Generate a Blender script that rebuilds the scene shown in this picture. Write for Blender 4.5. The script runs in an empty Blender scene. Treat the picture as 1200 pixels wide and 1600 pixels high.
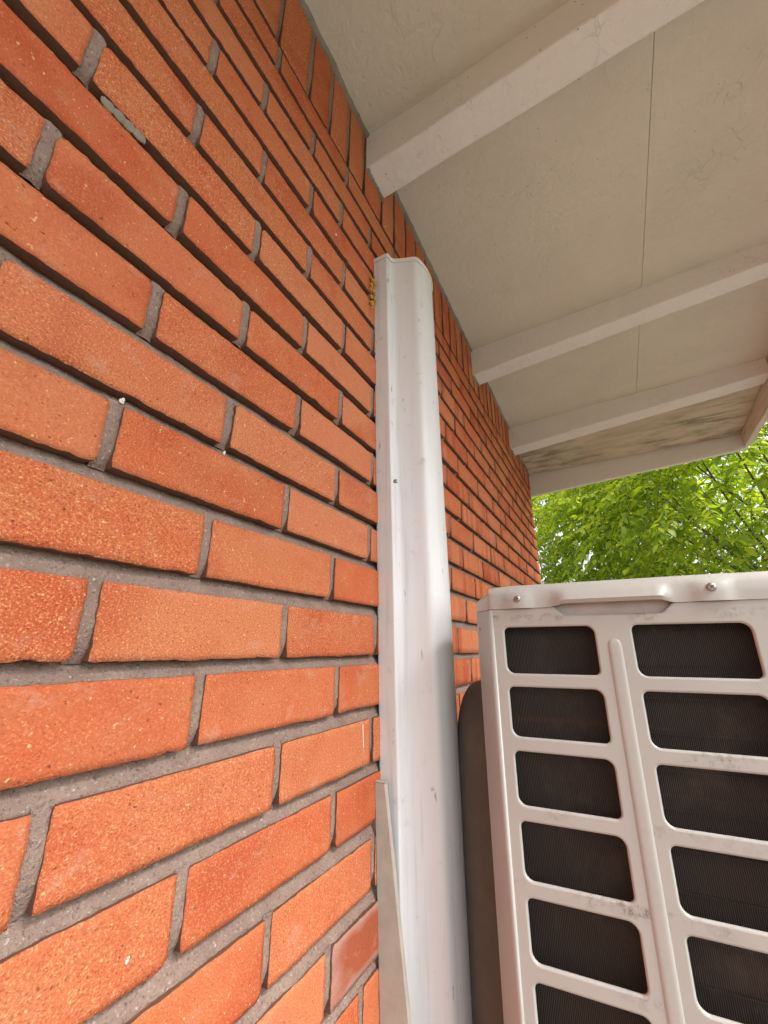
import bpy, math, random
import numpy as np
from mathutils import Vector, Matrix

random.seed(7); rng = np.random.default_rng(7)
scene = bpy.context.scene
COL = scene.collection
H = 1.35                      # camera height above the ground (metres)

# ------------------------------------------------------------------ camera
F_PX, PITCH, YAW = 655.12, 0.31641, 0.49132      # for a 1200 x 1600 picture
CAM = np.array([0.3339, 0.0, H])
FW = np.array([-math.sin(YAW)*math.cos(PITCH), math.cos(YAW)*math.cos(PITCH), math.sin(PITCH)])
RT = np.array([math.cos(YAW), math.sin(YAW), 0.0])
UP = np.cross(RT, FW)
cd = bpy.data.cameras.new('camera'); cam = bpy.data.objects.new('camera', cd); COL.objects.link(cam)
cd.sensor_fit = 'VERTICAL'; cd.sensor_height = 24.0; cd.lens = 24.0*F_PX/1600
cd.clip_start = 0.01; cd.clip_end = 500
m = Matrix(((RT[0], UP[0], -FW[0], CAM[0]), (RT[1], UP[1], -FW[1], CAM[1]), (RT[2], UP[2], -FW[2], CAM[2]), (0, 0, 0, 1)))
cam.matrix_world = m
scene.camera = cam

# ------------------------------------------------------------------ sky, sun, exposure
SUN_EL, SUN_AZ = math.radians(52), math.radians(6)   # azimuth from +X (out of the wall) towards -Y (behind the camera)
w = bpy.data.worlds.new('World'); scene.world = w; w.use_nodes = True
nt = w.node_tree; nt.nodes.clear()
sky = nt.nodes.new('ShaderNodeTexSky'); sky.sky_type = 'NISHITA'; sky.sun_disc = False
sun_dir = Vector((math.cos(SUN_EL)*math.cos(SUN_AZ), -math.cos(SUN_EL)*math.sin(SUN_AZ), math.sin(SUN_EL)))
sky.sun_elevation = SUN_EL; sky.sun_rotation = math.atan2(sun_dir.x, sun_dir.y)
sky.dust_density = 3.0; sky.air_density = 1.0
hs = nt.nodes.new('ShaderNodeHueSaturation'); hs.inputs['Saturation'].default_value = 0.22
bg = nt.nodes.new('ShaderNodeBackground'); bg.inputs['Strength'].default_value = 0.15
wo = nt.nodes.new('ShaderNodeOutputWorld')
nt.links.new(sky.outputs[0], hs.inputs['Color']); nt.links.new(hs.outputs[0], bg.inputs[0]); nt.links.new(bg.outputs[0], wo.inputs[0])
sl = bpy.data.lights.new('sun', 'SUN'); sl.energy = 2.4; sl.angle = math.radians(32); sl.color = (1.0, 0.96, 0.9)
so = bpy.data.objects.new('sun', sl); COL.objects.link(so)
so.rotation_euler = sun_dir.to_track_quat('Z', 'Y').to_euler(); so.location = sun_dir*20
vs = scene.view_settings; vs.view_transform = 'Standard'; vs.look = 'None'; vs.gamma = 1.0; vs.exposure = 1.40
vs.use_curve_mapping = False

# ------------------------------------------------------------------ picture -> place helpers (on known planes only)
def ray(px, py): return FW*F_PX + RT*(px-600) + UP*(800-py)
def on(px, py, axis, val):
    d = ray(px, py); return CAM + d*((val-CAM[axis])/d[axis])

# ------------------------------------------------------------------ object helpers
def link(o, parent=None):
    COL.objects.link(o)
    if parent is not None: o.parent = parent
    return o
def mesh(name, verts, faces, mat=None, smooth=False):
    me = bpy.data.meshes.new(name); me.from_pydata([tuple(map(float, v)) for v in verts], [], [tuple(f) for f in faces]); me.update()
    if mat is not None:
        for k in (mat if isinstance(mat, (list, tuple)) else [mat]): me.materials.append(k)
    if smooth: me.polygons.foreach_set('use_smooth', [True]*len(me.polygons))
    return me
def obj(name, verts, faces, mat, parent=None, loc=None, smooth=False):
    o = bpy.data.objects.new(name, mesh(name, verts, faces, mat, smooth)); link(o, parent)
    if loc is not None: o.location = loc
    return o
def empty(name, loc=(0, 0, 0), rz=0.0):
    o = bpy.data.objects.new(name, None); o.empty_display_size = .1; link(o); o.location = loc; o.rotation_euler = (0, 0, rz); return o
def tag(o, label=None, cat=None, group=None, kind=None):
    if label: o['label'] = label
    if cat: o['category'] = cat
    if group: o['group'] = group
    if kind: o['kind'] = kind
    return o
def box(x0, x1, y0, y1, z0, z1):
    v = [(x0,y0,z0),(x1,y0,z0),(x1,y1,z0),(x0,y1,z0),(x0,y0,z1),(x1,y0,z1),(x1,y1,z1),(x0,y1,z1)]
    f = [(0,3,2,1),(4,5,6,7),(0,1,5,4),(1,2,6,5),(2,3,7,6),(3,0,4,7)]
    return v, f
def merge(*parts):
    V, Fc = [], []
    for v, f in parts:
        b = len(V); V += list(v); Fc += [tuple(i+b for i in q) for q in f]
    return V, Fc
def bevel(o, w_=.003, seg=2):
    md = o.modifiers.new('bevel', 'BEVEL'); md.width = w_; md.segments = seg; md.limit_method = 'ANGLE'; md.angle_limit = math.radians(35)
    return o
def smooth_noise(n, amp, k=3):
    a = rng.normal(0, 1, n+2*k); ker = np.ones(2*k+1)/(2*k+1)
    return np.convolve(a, ker, 'valid')[:n]*amp*math.sqrt(2*k+1)

# ------------------------------------------------------------------ materials
class NT:
    def __init__(s, name):
        s.m = bpy.data.materials.new(name); s.m.use_nodes = True; s.t = s.m.node_tree; s.t.nodes.clear()
        s.out = s.n('ShaderNodeOutputMaterial'); s.b = s.n('ShaderNodeBsdfPrincipled'); s.l(s.b.outputs[0], s.out.inputs[0])
    def n(s, t, **k):
        x = s.t.nodes.new(t)
        for a, v in k.items(): setattr(x, a, v)
        return x
    def l(s, a, b): s.t.links.new(a, b)
    def coord(s, kind='Object', scale=(1,1,1), offset_random=False):
        tc = s.n('ShaderNodeTexCoord'); mp = s.n('ShaderNodeMapping'); mp.inputs['Scale'].default_value = scale
        src = tc.outputs[kind]
        if offset_random:
            oi = s.n('ShaderNodeObjectInfo'); mu = s.n('ShaderNodeMath', operation='MULTIPLY'); mu.inputs[1].default_value = 37.0
            s.l(oi.outputs['Random'], mu.inputs[0]); ad = s.n('ShaderNodeVectorMath', operation='ADD')
            s.l(src, ad.inputs[0]); s.l(mu.outputs[0], ad.inputs[1]); src = ad.outputs[0]
        s.l(src, mp.inputs[0]); return mp.outputs[0]
    def noise(s, vec, scale, detail=4, rough=.55, dist=0):
        x = s.n('ShaderNodeTexNoise'); x.inputs['Scale'].default_value = scale; x.inputs['Detail'].default_value = detail
        x.inputs['Roughness'].default_value = rough; x.inputs['Distortion'].default_value = dist
        s.l(vec, x.inputs['Vector']); return x.outputs['Fac']
    def ramp(s, fac, stops, interp='LINEAR'):
        x = s.n('ShaderNodeValToRGB'); x.color_ramp.interpolation = interp; e = x.color_ramp.elements
        while len(e) < len(stops): e.new(.5)
        for el, (p, c) in zip(e, stops):
            el.position = p; el.color = (*c, 1) if isinstance(c, (tuple, list)) else (c, c, c, 1)
        s.l(fac, x.inputs[0]); return x.outputs[0]
    def mix(s, fac, a, b, mode='MIX'):
        x = s.n('ShaderNodeMix', data_type='RGBA', blend_type=mode)
        for sock, v in ((0, fac), (6, a), (7, b)):
            if hasattr(v, 'links'): s.l(v, x.inputs[sock])
            elif isinstance(v, (tuple, list)): x.inputs[sock].default_value = (*v, 1)
            else: x.inputs[sock].default_value = v
        return x.outputs[2]
    def math(s, op, a, b=None):
        x = s.n('ShaderNodeMath', operation=op)
        for i, v in enumerate((a, b)):
            if v is None: continue
            if hasattr(v, 'links'): s.l(v, x.inputs[i])
            else: x.inputs[i].default_value = v
        return x.outputs[0]
    def color(s, c):
        if hasattr(c, 'links'): s.l(c, s.b.inputs['Base Color'])
        else: s.b.inputs['Base Color'].default_value = (*c, 1)
    def rough(s, r):
        if hasattr(r, 'links'): s.l(r, s.b.inputs['Roughness'])
        else: s.b.inputs['Roughness'].default_value = r
    def bump(s, h, strength=.5, dist=.002, prev=None):
        x = s.n('ShaderNodeBump'); x.inputs['Strength'].default_value = strength; x.inputs['Distance'].default_value = dist
        s.l(h, x.inputs['Height'])
        if prev is not None: s.l(prev, x.inputs['Normal'])
        s.l(x.outputs[0], s.b.inputs['Normal']); return x.outputs[0]

def brick_material(name, flashed=False, smeared=False):
    M = NT(name); v = M.coord('Object', (1, 1, 1.25), True)
    oi = M.n('ShaderNodeObjectInfo')
    base = M.ramp(oi.outputs['Random'], [(0, (.56,.120,.043)), (.2, (.58,.143,.058)), (.4, (.60,.172,.074)), (.6, (.61,.195,.090)), (.8, (.57,.138,.054)), (1, (.52,.102,.038))])
    big = M.noise(v, 14, 2, .6)
    c = M.mix(M.ramp(big, [(.38, 0.0), (.72, .5)]), base, (.58,.215,.095))
    red = M.noise(v, 9, 1, .5, .4)
    c = M.mix(M.ramp(red, [(.56, 0.0), (.72, .55)]), c, (.44,.070,.026))
    if flashed:
        vb = M.coord('Object', (0.0, 26.0, 1.2), True)
        band = M.noise(vb, 1.0, 2, .5)
        c = M.mix(M.ramp(band, [(.47, 0.0), (.60, .75)]), c, (.43,.065,.024))
    g1 = M.noise(v, 560, 2, .72); amt = M.math('ADD', M.math('MULTIPLY', M.math('FRACT', M.math('MULTIPLY', oi.outputs['Random'], 7.31)), .75), .40)
    c = M.mix(M.math('MULTIPLY', amt, M.ramp(g1, [(.54, 0.0), (.66, .60), (.75, .9)])), c, (.80,.43,.19))
    c = M.mix(M.math('MULTIPLY', amt, M.ramp(g1, [(.28, .8), (.38, .28), (.45, 0.0)])), c, (.18,.038,.016))
    g2 = M.noise(v, 240, 1, .6)
    c = M.mix(M.ramp(g2, [(.22, .8), (.30, 0.0)]), c, (.13,.035,.016)); c = M.mix(M.ramp(g2, [(.70, 0.0), (.78, .8)]), c, (.82,.52,.27))
    if smeared:
        tc = M.n('ShaderNodeTexCoord'); sp = M.n('ShaderNodeSeparateXYZ'); M.l(tc.outputs['Generated'], sp.inputs[0])
        a = M.math('ABSOLUTE', M.math('SUBTRACT', sp.outputs['Y'], .5)); b = M.math('ABSOLUTE', M.math('SUBTRACT', sp.outputs['Z'], .5))
        e = M.math('ADD', M.math('MAXIMUM', M.math('MULTIPLY', a, 1.0), b), M.math('MULTIPLY', M.math('SUBTRACT', big, .5), .5))
        c = M.mix(M.ramp(g1, [(.3, .25), (.6, .85)]), c, (.26,.045,.022))
        c = M.mix(M.ramp(e, [(.33, 0.0), (.46, .8)]), c, (.42,.24,.19))
    # pale dusting left by mortar
    du = M.noise(v, 26, 5, .7)
    c = M.mix(M.ramp(du, [(.57, 0.0), (.76, .38)]), c, (.62,.42,.32))
    M.color(c); M.rough(.86); M.b.inputs['Specular IOR Level'].default_value = .25
    M.bump(g1, .7, .0016)
    return M.m
MAT = {}
MAT['brick'] = brick_material('fired brick'); MAT['flash'] = brick_material('flashed brick', True); MAT['smear'] = brick_material('smeared brick', False, True)

def body_material():  # brick sides coloured dark so undersides in the joints look shaded
    M = NT('shade toned brick side'); v = M.coord('Object', (1, 1, 1), True); a = M.noise(v, 160, 3, .7)
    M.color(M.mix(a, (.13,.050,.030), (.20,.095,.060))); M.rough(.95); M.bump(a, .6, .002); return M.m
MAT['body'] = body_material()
def mortar_material():
    M = NT('mortar'); v = M.coord('Object')
    a = M.noise(v, 360, 2, .75); b = M.noise(v, 30, 3, .6)
    c = M.mix(M.ramp(b, [(.3, 0.0), (.7, 1.0)]), (.255,.172,.136), (.345,.243,.194))
    c = M.mix(M.ramp(a, [(.30, .8), (.42, 0.0)]), c, (.11,.085,.075))
    c = M.mix(M.ramp(a, [(.60, 0.0), (.72, .7)]), c, (.55,.49,.44))
    vo = M.n('ShaderNodeTexVoronoi'); vo.inputs['Scale'].default_value = 75; M.l(v, vo.inputs['Vector'])
    c = M.mix(M.ramp(vo.outputs['Distance'], [(.05, .7), (.09, 0.0)]), c, (.60,.52,.44))
    M.color(c); M.rough(.95); M.bump(a, .9, .003); return M.m
MAT['mortar'] = mortar_material()

def paint(name, c0, c1, rough=.6, crack=.5, texture=1.0, dirt=.3):
    M = NT(name); v = M.coord('Object')
    big = M.noise(v, 3.5, 5, .6); fine = M.noise(v, 60, 5, .62, .4); 
    c = M.mix(M.ramp(big, [(.3, 0.0), (.7, 1.0)]), c0, c1)
    d = M.noise(v, 55, 6, .75)
    c = M.mix(M.ramp(d, [(.63, 0.0), (.74, dirt)]), c, (.24,.20,.165))
    sp = M.n('ShaderNodeTexVoronoi'); sp.inputs['Scale'].default_value = 34; sp.inputs['Randomness'].default_value = 1; M.l(v, sp.inputs['Vector'])
    c = M.mix(M.ramp(sp.outputs['Distance'], [(.040, .75 if dirt > .25 else .5), (.062, 0.0)]), c, (.10,.075,.06))
    # blistered, cracked paint
    dv = M.n('ShaderNodeVectorMath', operation='ADD'); nz = M.n('ShaderNodeTexNoise'); nz.inputs['Scale'].default_value = 14; nz.inputs['Detail'].default_value = 4
    M.l(v, nz.inputs['Vector']); sc = M.n('ShaderNodeVectorMath', operation='SCALE'); sc.inputs['Scale'].default_value = .11
    M.l(nz.outputs['Color'], sc.inputs[0]); M.l(v, dv.inputs[0]); M.l(sc.outputs[0], dv.inputs[1])
    vo = M.n('ShaderNodeTexVoronoi', feature='DISTANCE_TO_EDGE'); vo.inputs['Scale'].default_value = 19; M.l(dv.outputs[0], vo.inputs['Vector'])
    line = M.ramp(vo.outputs['Distance'], [(0.0, 1.0), (.030, 0.0)])
    gate = M.ramp(M.noise(v, 7.5, 3, .6), [(.54, 0.0), (.66, 1.0)])
    cr = M.math('MULTIPLY', line, gate)
    c = M.mix(M.math('MULTIPLY', cr, .05), c, (.20,.155,.12))
    M.color(c); M.rough(rough)
    n = M.bump(fine, .55*texture, .008); M.bump(cr, crack, .0035, n)
    return M.m
MAT['soffit'] = paint('cream soffit paint', (.62,.605,.520), (.69,.675,.585), .7, .5, 1.0, .25)
MAT['beam'] = paint('off white beam paint', (.76,.755,.73), (.81,.805,.78), .6, .5, .9, .3)
MAT['caulk'] = paint('old caulk', (.16,.13,.105), (.40,.35,.30), .8, 1, 2, .9)

def mould_ply():
    M = NT('mouldy plywood'); v = M.coord('Object', (2.2, 9.0, 9.0))
    a = M.noise(v, 1.6, 6, .68, .5); b = M.noise(v, 9, 5, .7); v2 = M.coord('Object'); k = M.noise(v2, 2.8, 4, .6)
    c = M.mix(M.ramp(a, [(.38, 0.0), (.62, 1.0)]), (.60,.53,.42), (.46,.41,.30))
    c = M.mix(M.ramp(M.math('MULTIPLY', M.ramp(a, [(.44, 0.0), (.60, 1.0)]), M.ramp(k, [(.42, 0.0), (.58, 1.0)])), [(0.0, 0.0), (1.0, .80)]), c, (.15,.135,.080))
    c = M.mix(M.ramp(b, [(.58, 0.0), (.72, .5)]), c, (.66,.58,.48))
    M.color(c); M.rough(.85); M.bump(b, .5, .003); return M.m
MAT['ply'] = mould_ply()

def weathered_wood():
    M = NT('weathered fascia wood'); v = M.coord('Object', (9, 1.2, 9)); a = M.noise(v, 6, 6, .7)
    M.color(M.ramp(a, [(.28, (.30,.22,.17)), (.42, (.64,.57,.51)), (.7, (.74,.69,.65))])); M.rough(.85); M.bump(a, .6, .003); return M.m
MAT['wood'] = weathered_wood()

def plastic(name, c0, c1, rough=.38, grime=.25, scuff=.6, streak=True):
    M = NT(name); v = M.coord('Object'); vs_ = M.coord('Object', (1, 1, .16))
    big = M.noise(vs_, 9, 5, .62); c = M.mix(M.ramp(big, [(.35, 0.0), (.68, 1.0)]), c0, c1)
    st = M.noise(M.coord('Object', (90, 90, 1.6)), 1.0, 4, .65); c = M.mix(M.ramp(st, [(.54, 0.0), (.74, .55)]), c, (.45,.43,.42))
    g = M.noise(v, 24, 6, .72); c = M.mix(M.ramp(g, [(.60, 0.0), (.76, grime)]), c, (.30,.25,.215))
    sv = M.coord('Object', (120, 120, 34)); s1 = M.noise(sv, 1.0, 2, .5)
    gate = M.ramp(M.noise(v, 15, 2, .5), [(.58, 0.0), (.64, 1.0)])
    c = M.mix(M.math('MULTIPLY', M.ramp(s1, [(.66, 0.0), (.70, scuff)]), gate), c, (.14,.12,.11))
    M.color(c); M.rough(M.ramp(g, [(.3, rough-.06), (.7, rough+.16)])); M.bump(M.noise(v, 60, 3, .5), .06, .002)
    return M.m
MAT['duct'] = plastic('white duct plastic', (.745,.755,.77), (.67,.645,.64), .30, .45, .6)
MAT['cap'] = plastic('white end cap plastic', (.78,.76,.75), (.72,.69,.67), .4, .3, .6)

def ac_paint(name, sooty):
    M = NT(name); v = M.coord('Object')
    big = M.noise(v, 6, 4, .6); c = M.mix(M.ramp(big, [(.35, 0.0), (.7, 1.0)]), (.455,.452,.428), (.425,.418,.390))
    g = M.noise(v, 110, 6, .8); g2 = M.noise(v, 9, 3, .6)
    # soot that settles on the upward side of each bar has a shape of its own: blotches of fine specks
    sp = M.math('MULTIPLY', M.ramp(g, [(.46, 0.0), (.60, 1.0)]), M.ramp(g2, [(.50, 0.0), (.64, .8)]))
    if sooty:      # rows of bars: object z
        tc = M.n('ShaderNodeTexCoord'); sx = M.n('ShaderNodeSeparateXYZ'); M.l(tc.outputs['Object'], sx.inputs[0])
        t = M.math('FRACT', M.math('DIVIDE', M.math('SUBTRACT', 5*.0748+SOOT_Z, sx.outputs['Z']), .0748))
        band = M.ramp(t, [(.76, 0.0), (.80, 1.0), (.90, .8), (.99, 0.0)])
        sp = M.math('MULTIPLY', sp, band)
    else: sp = M.math('MULTIPLY', sp, .12)
    c = M.mix(sp, c, (.11,.085,.065)); M.color(c); M.rough(.36); M.b.inputs['Specular IOR Level'].default_value = .5
    M.bump(M.noise(v, 420, 2, .5), .05, .001); return M.m
SOOT_Z = (H-.0694)+.0975-.47
MAT['ac'] = ac_paint('beige appliance enamel', False); MAT['ac_sooty'] = ac_paint('sooty beige enamel', True)
def plain(name, c, rough=.5, metal=0.0):
    M = NT(name); v = M.coord('Object'); n = M.noise(v, 40, 4, .65)
    M.color(M.mix(M.ramp(n, [(.35, 0.0), (.7, .45)]), c, tuple(x*.6 for x in c))); M.rough(rough); M.b.inputs['Metallic'].default_value = metal; return M.m
MAT['steel'] = plain('zinc screw', (.42,.40,.37), .42, 1.0); MAT['slot'] = plain('screw slot', (.05,.045,.04), .6)
MAT['bracket'] = plain('beige sheet metal', (.49,.455,.39), .5); MAT['valve'] = plain('shade darkened valve cover plastic', (.11,.092,.073), .6)  # valve cover colour darkened below beige to carry the shade of the gap
MAT['dark'] = plain('dark cavity sheet', (.05,.042,.036), .7); MAT['insert'] = plain('grey beige handle insert', (.50,.465,.42), .5); MAT['foam'] = plain('yellow expanding foam', (.62,.33,.04), .8)
MAT['fleck'] = plain('white paint fleck', (.78,.76,.72), .7); MAT['smudge'] = plain('grey green mortar smear', (.30,.255,.195), .95)
MAT['concrete'] = plain('pale concrete', (.36,.33,.29), .9); MAT['bark'] = plain('bark', (.11,.085,.06), .9)
MAT['unseen_paving'] = plain('added bounce paving', (.165,.155,.138), .9); MAT['roofing'] = plain('roof felt', (.08,.08,.085), .9)  # paving tone set low to limit the light it bounces
def coil_mat():
    M = NT('coil fins'); tc = M.n('ShaderNodeTexCoord'); wv = M.n('ShaderNodeTexWave', wave_type='BANDS', bands_direction='X')
    wv.inputs['Scale'].default_value = 165; wv.inputs['Distortion'].default_value = .6; wv.inputs['Detail'].default_value = 2; wv.inputs['Detail Scale'].default_value = .4
    M.l(tc.outputs['Object'], wv.inputs['Vector'])
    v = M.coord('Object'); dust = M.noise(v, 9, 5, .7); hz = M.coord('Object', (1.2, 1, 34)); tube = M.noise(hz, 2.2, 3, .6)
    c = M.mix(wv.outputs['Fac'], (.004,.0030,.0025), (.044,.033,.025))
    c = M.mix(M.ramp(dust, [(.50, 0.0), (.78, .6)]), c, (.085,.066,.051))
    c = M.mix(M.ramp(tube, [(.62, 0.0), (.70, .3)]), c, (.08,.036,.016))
    M.color(c); M.rough(.55); M.b.inputs['Specular IOR Level'].default_value = .3
    M.bump(wv.outputs['Fac'], .6, .001); return M.m
MAT['coil'] = coil_mat()
def leaf_mat(name, c0, c1):
    M = NT(name); ge = M.n('ShaderNodeNewGeometry'); oi = M.n('ShaderNodeObjectInfo')
    f = M.math('FRACT', M.math('ADD', ge.outputs['Random Per Island'], oi.outputs['Random']))
    c = M.ramp(f, [(0, c0), (.5, tuple((a+b)/2 for a, b in zip(c0, c1))), (1, c1)]); M.color(c); M.rough(.42)
    tr = M.n('ShaderNodeBsdfTranslucent'); mul = M.mix(1.0, c, (1.35, 1.35, .55), 'MULTIPLY'); M.l(mul, tr.inputs[0])
    mx = M.n('ShaderNodeMixShader'); mx.inputs[0].default_value = .55
    M.l(M.b.outputs[0], mx.inputs[1]); M.l(tr.outputs[0], mx.inputs[2]); M.l(mx.outputs[0], M.out.inputs[0]); return M.m
MAT['leafA'] = leaf_mat('spring leaf', (.16,.27,.018), (.50,.57,.042)); MAT['leafB'] = leaf_mat('deep leaf', (.12,.21,.020), (.34,.43,.035))
def ground_mat():
    M = NT('ground'); v = M.coord('Object'); a = M.noise(v, 2.2, 6, .65); b = M.noise(v, 60, 4, .7)
    c = M.mix(M.ramp(a, [(.4, 0.0), (.6, 1.0)]), (.10,.12,.045), (.15,.13,.075)); M.color(M.mix(b, c, (.07,.085,.035))); M.rough(.95); M.bump(b, .8, .02); return M.m
MAT['ground'] = ground_mat()

# ------------------------------------------------------------------ ground
v, f = [(-120,-120,0),(120,-120,0),(120,120,0),(-120,120,0)], [(0,1,2,3)]
tag(obj('ground', v, f, MAT['ground']), kind='structure')
v, f = box(0.03, 3.2, -4, 6, -.05, .012)
tag(obj('path', v, f, MAT['unseen_paving']), kind='structure')  # unseen slab added for its bounce light

# ------------------------------------------------------------------ brick wall
WALL_END = 2.49
wall = empty('brick_wall', (0, 0, 0))
tag(wall, 'orange red brick wall with grey recessed mortar joints and a soldier course under the soffit', 'wall')
ZN = {-1: -.0505, 0: .0200, 1: .0940, 2: .1640, 3: .2310, 4: .2995, 5: .3660, 6: .4330, 7: .5015, 8: .5680, 9: .6320, 10: .6965, 11: .7610, 12: .8215, 13: .8800}
ZN.update({-2: -.1245, -3: -.1970, -4: -.2725, -5: -.3470})
for k in range(-6, -18, -1): ZN[k] = ZN[k+1]-.0715
# head joints read off the photograph on the wall plane, course: [y, ...]
KNOWN = {-5: [.4952], -4: [.3921], -3: [.2849,.4965], -2: [.1716,.3884], -1: [.2781,.4942], 0: [.1737,.3843,.5984], 1: [.2645,.4749], 2: [.1609,.3714,.5754], 3: [.065,.2723,.4773], 4: [.1743,.3817,.5837],
         5: [.0712,.2766,.4798], 6: [.1787,.3846,.5816], 7: [.0787,.2795,.4818], 8: [.1787,.3821,.5794], 9: [.2751,.4748], 10: [.1815,.3755],
         11: [.2636,.4593], 12: [.3712,.5643], 13: [.2778,.4729]}
SOLDIER_Z0 = .9095
def soffit_z(x, y): return H + 1.112 - .026*y + .045*x
def joints(n):
    k = list(KNOWN.get(n, []))
    if not k: k = [(.175 if n % 2 == 0 else .276) + random.uniform(-.006, .006)]
    while k[-1] < WALL_END-.25: k.append(k[-1] + .1985 + random.uniform(-.005, .005))
    while k[0] > -1.6: k.insert(0, k[0]-.2035+random.uniform(-.004, .004))
    return k
def brick_mesh(L, Hh, nu, nv, depth=.085, rough=1.0):
    """brick body: front face at x=0 facing +x, length along y, height along z; ragged arrises"""
    ys = np.linspace(-L/2, L/2, nu+1); zs = np.linspace(-Hh/2, Hh/2, nv+1)
    top = rng.normal(0, .00016*rough, nu+1)+smooth_noise(nu+1, .0002, 3); bot = rng.normal(0, .00026*rough, nu+1)+smooth_noise(nu+1, .00028, 3); lef = rng.normal(0, .0003*rough, nv+1); rig = rng.normal(0, .0003*rough, nv+1)
    if nu > 10:
        for arr, cnt, mx in ((bot, 1, .0026), (top, 1, .0010), (lef, 1, .002), (rig, 1, .002)):
            for _ in range(random.randint(0, cnt)):
                c = random.uniform(0, len(arr)); wd = random.uniform(.4, 1.3); arr -= np.exp(-((np.arange(len(arr))-c)/wd)**2)*random.uniform(.001, mx)
    tilt = random.uniform(-.008, .008); bow = random.uniform(-.0008, .0008)
    V = []; idx = {}
    r = .0045 if nu > 10 else .003
    for i, y in enumerate(ys):
        for j, z in enumerate(zs):
            u, s_ = i/nu, j/nv
            yy = y - lef[j]*(1-u)*(1 if i < 2 else .0) + rig[j]*u*(1 if i > nu-2 else 0)
            zz = z - bot[i]*(1 if j == 0 else .35 if j == 1 else 0) + top[i]*(1 if j == nv else .35 if j == nv-1 else 0)
            if (i in (0, nu)) and (j in (0, nv)):
                q_ = random.choice((.0002, .0003, .0006, .0020)); yy -= math.copysign(q_, y); zz -= math.copysign(q_, z)
            e = 1 if i in (0, nu) or j in (0, nv) else 0
            x = -.0004*e*rough + bow*math.cos(math.pi*(u-.5)) + tilt*z + (random.gauss(0, .00025)*rough)
            idx[i, j] = len(V); V.append((x, yy, zz))
    F = [(idx[i,j], idx[i+1,j], idx[i+1,j+1], idx[i,j+1]) for i in range(nu) for j in range(nv)]
    ring = [idx[i,0] for i in range(nu+1)] + [idx[nu,j] for j in range(1, nv+1)] + [idx[i,nv] for i in range(nu-1, -1, -1)] + [idx[0,j] for j in range(nv-1, 0, -1)]
    mid = []
    for q in ring:
        x, y, z = V[q]; V.append((x-.016-random.uniform(0, .001), y*.9995, z)); mid.append(len(V)-1)
    bk = []
    for q in ring:
        x, y, z = V[q]; V.append((-depth, y, z)); bk.append(len(V)-1)
    n = len(ring)
    for a in range(n):
        b = (a+1) % n
        F.append((ring[a], mid[a], mid[b], ring[b])); F.append((mid[a], bk[a], bk[b], mid[b]))
    F.append(tuple(bk[::-1])) if False else F.append(tuple(reversed(bk)))
    return V, F
far_shared = []
def add_brick(yc, zc, L, Hh, detail, mat, rot90=False):
    if detail == 2: V, F = brick_mesh(L, Hh, 40, 10)
    elif detail == 1: V, F = brick_mesh(L, Hh, 12, 4)
    else: V, F = brick_mesh(L, Hh, 4, 2)
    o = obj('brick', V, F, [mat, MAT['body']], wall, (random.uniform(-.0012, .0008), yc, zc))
    o.rotation_euler = (random.uniform(-.006, .006), random.uniform(-.006, .006), random.uniform(-.004, .004))
    nf = 40*10 if detail == 2 else 12*4 if detail == 1 else 8
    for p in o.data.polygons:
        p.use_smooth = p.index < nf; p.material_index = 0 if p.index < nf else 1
    return o
edges = {}          # course -> (z_bottom, z_top)
for n in ZN:
    up = (ZN[n+1]-ZN[n]) if n < 13 else .058
    dn = (ZN[n]-ZN[n-1]) if n > -17 else .07
    hh = .80*min(.5*(up+dn), .0715)
    edges[n] = (H+ZN[n]-hh/2, H+ZN[n]+hh/2)
stuffV, stuffF = [], []
mort = []           # head joint patches
nb = 0
for n in sorted(ZN):
    zb, zt = edges[n]; js = joints(n)
    for a, b in zip(js, js[1:]+[WALL_END+.005]):
        jw = random.uniform(.0090, .0120) if a < .75 else random.uniform(.0060, .0085)
        ya, yb = a+jw/2, min(b, WALL_END+.005)-jw/2
        if yb-ya < .04: continue
        yc, L, zc = (ya+yb)/2, yb-ya, (zb+zt)/2
        pxs = [CAM, None]
        d = np.array([0, yb, zc])-CAM; dep = d@FW
        vis = False
        for yy in (ya, yb):
            for zz in (zb, zt):
                d = np.array([0, yy, zz])-CAM; k = d@FW
                if k > .03:
                    X = 600+F_PX*(d@RT)/k; Y = 800-F_PX*(d@UP)/k
                    if -60 < X < 1260 and -60 < Y < 1680: vis = True
        if vis and yc > .75 and zc < H-.12: vis = False        # hidden behind duct and unit
        if vis:
            det = 2 if yc < .72 else 1 if yc < 1.3 else 0
            mt = MAT['brick']
            if yc > .78 and random.random() < (.75 if zc < H+.35 else .35): mt = MAT['flash']
            if n == -5 and abs(yc-.595) < .06: mt = MAT['smear']
            add_brick(yc, zc, L, zt-zb, det, mt); nb += 1
        else:
            v_, f_ = brick_mesh(L, zt-zb, 2, 1); base = len(stuffV)
            stuffV += [(x, y+yc, z+zc) for x, y, z in v_]; stuffF += [tuple(i+base for i in q) for q in f_]
        mort.append((b, jw, zb, zt))
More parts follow.
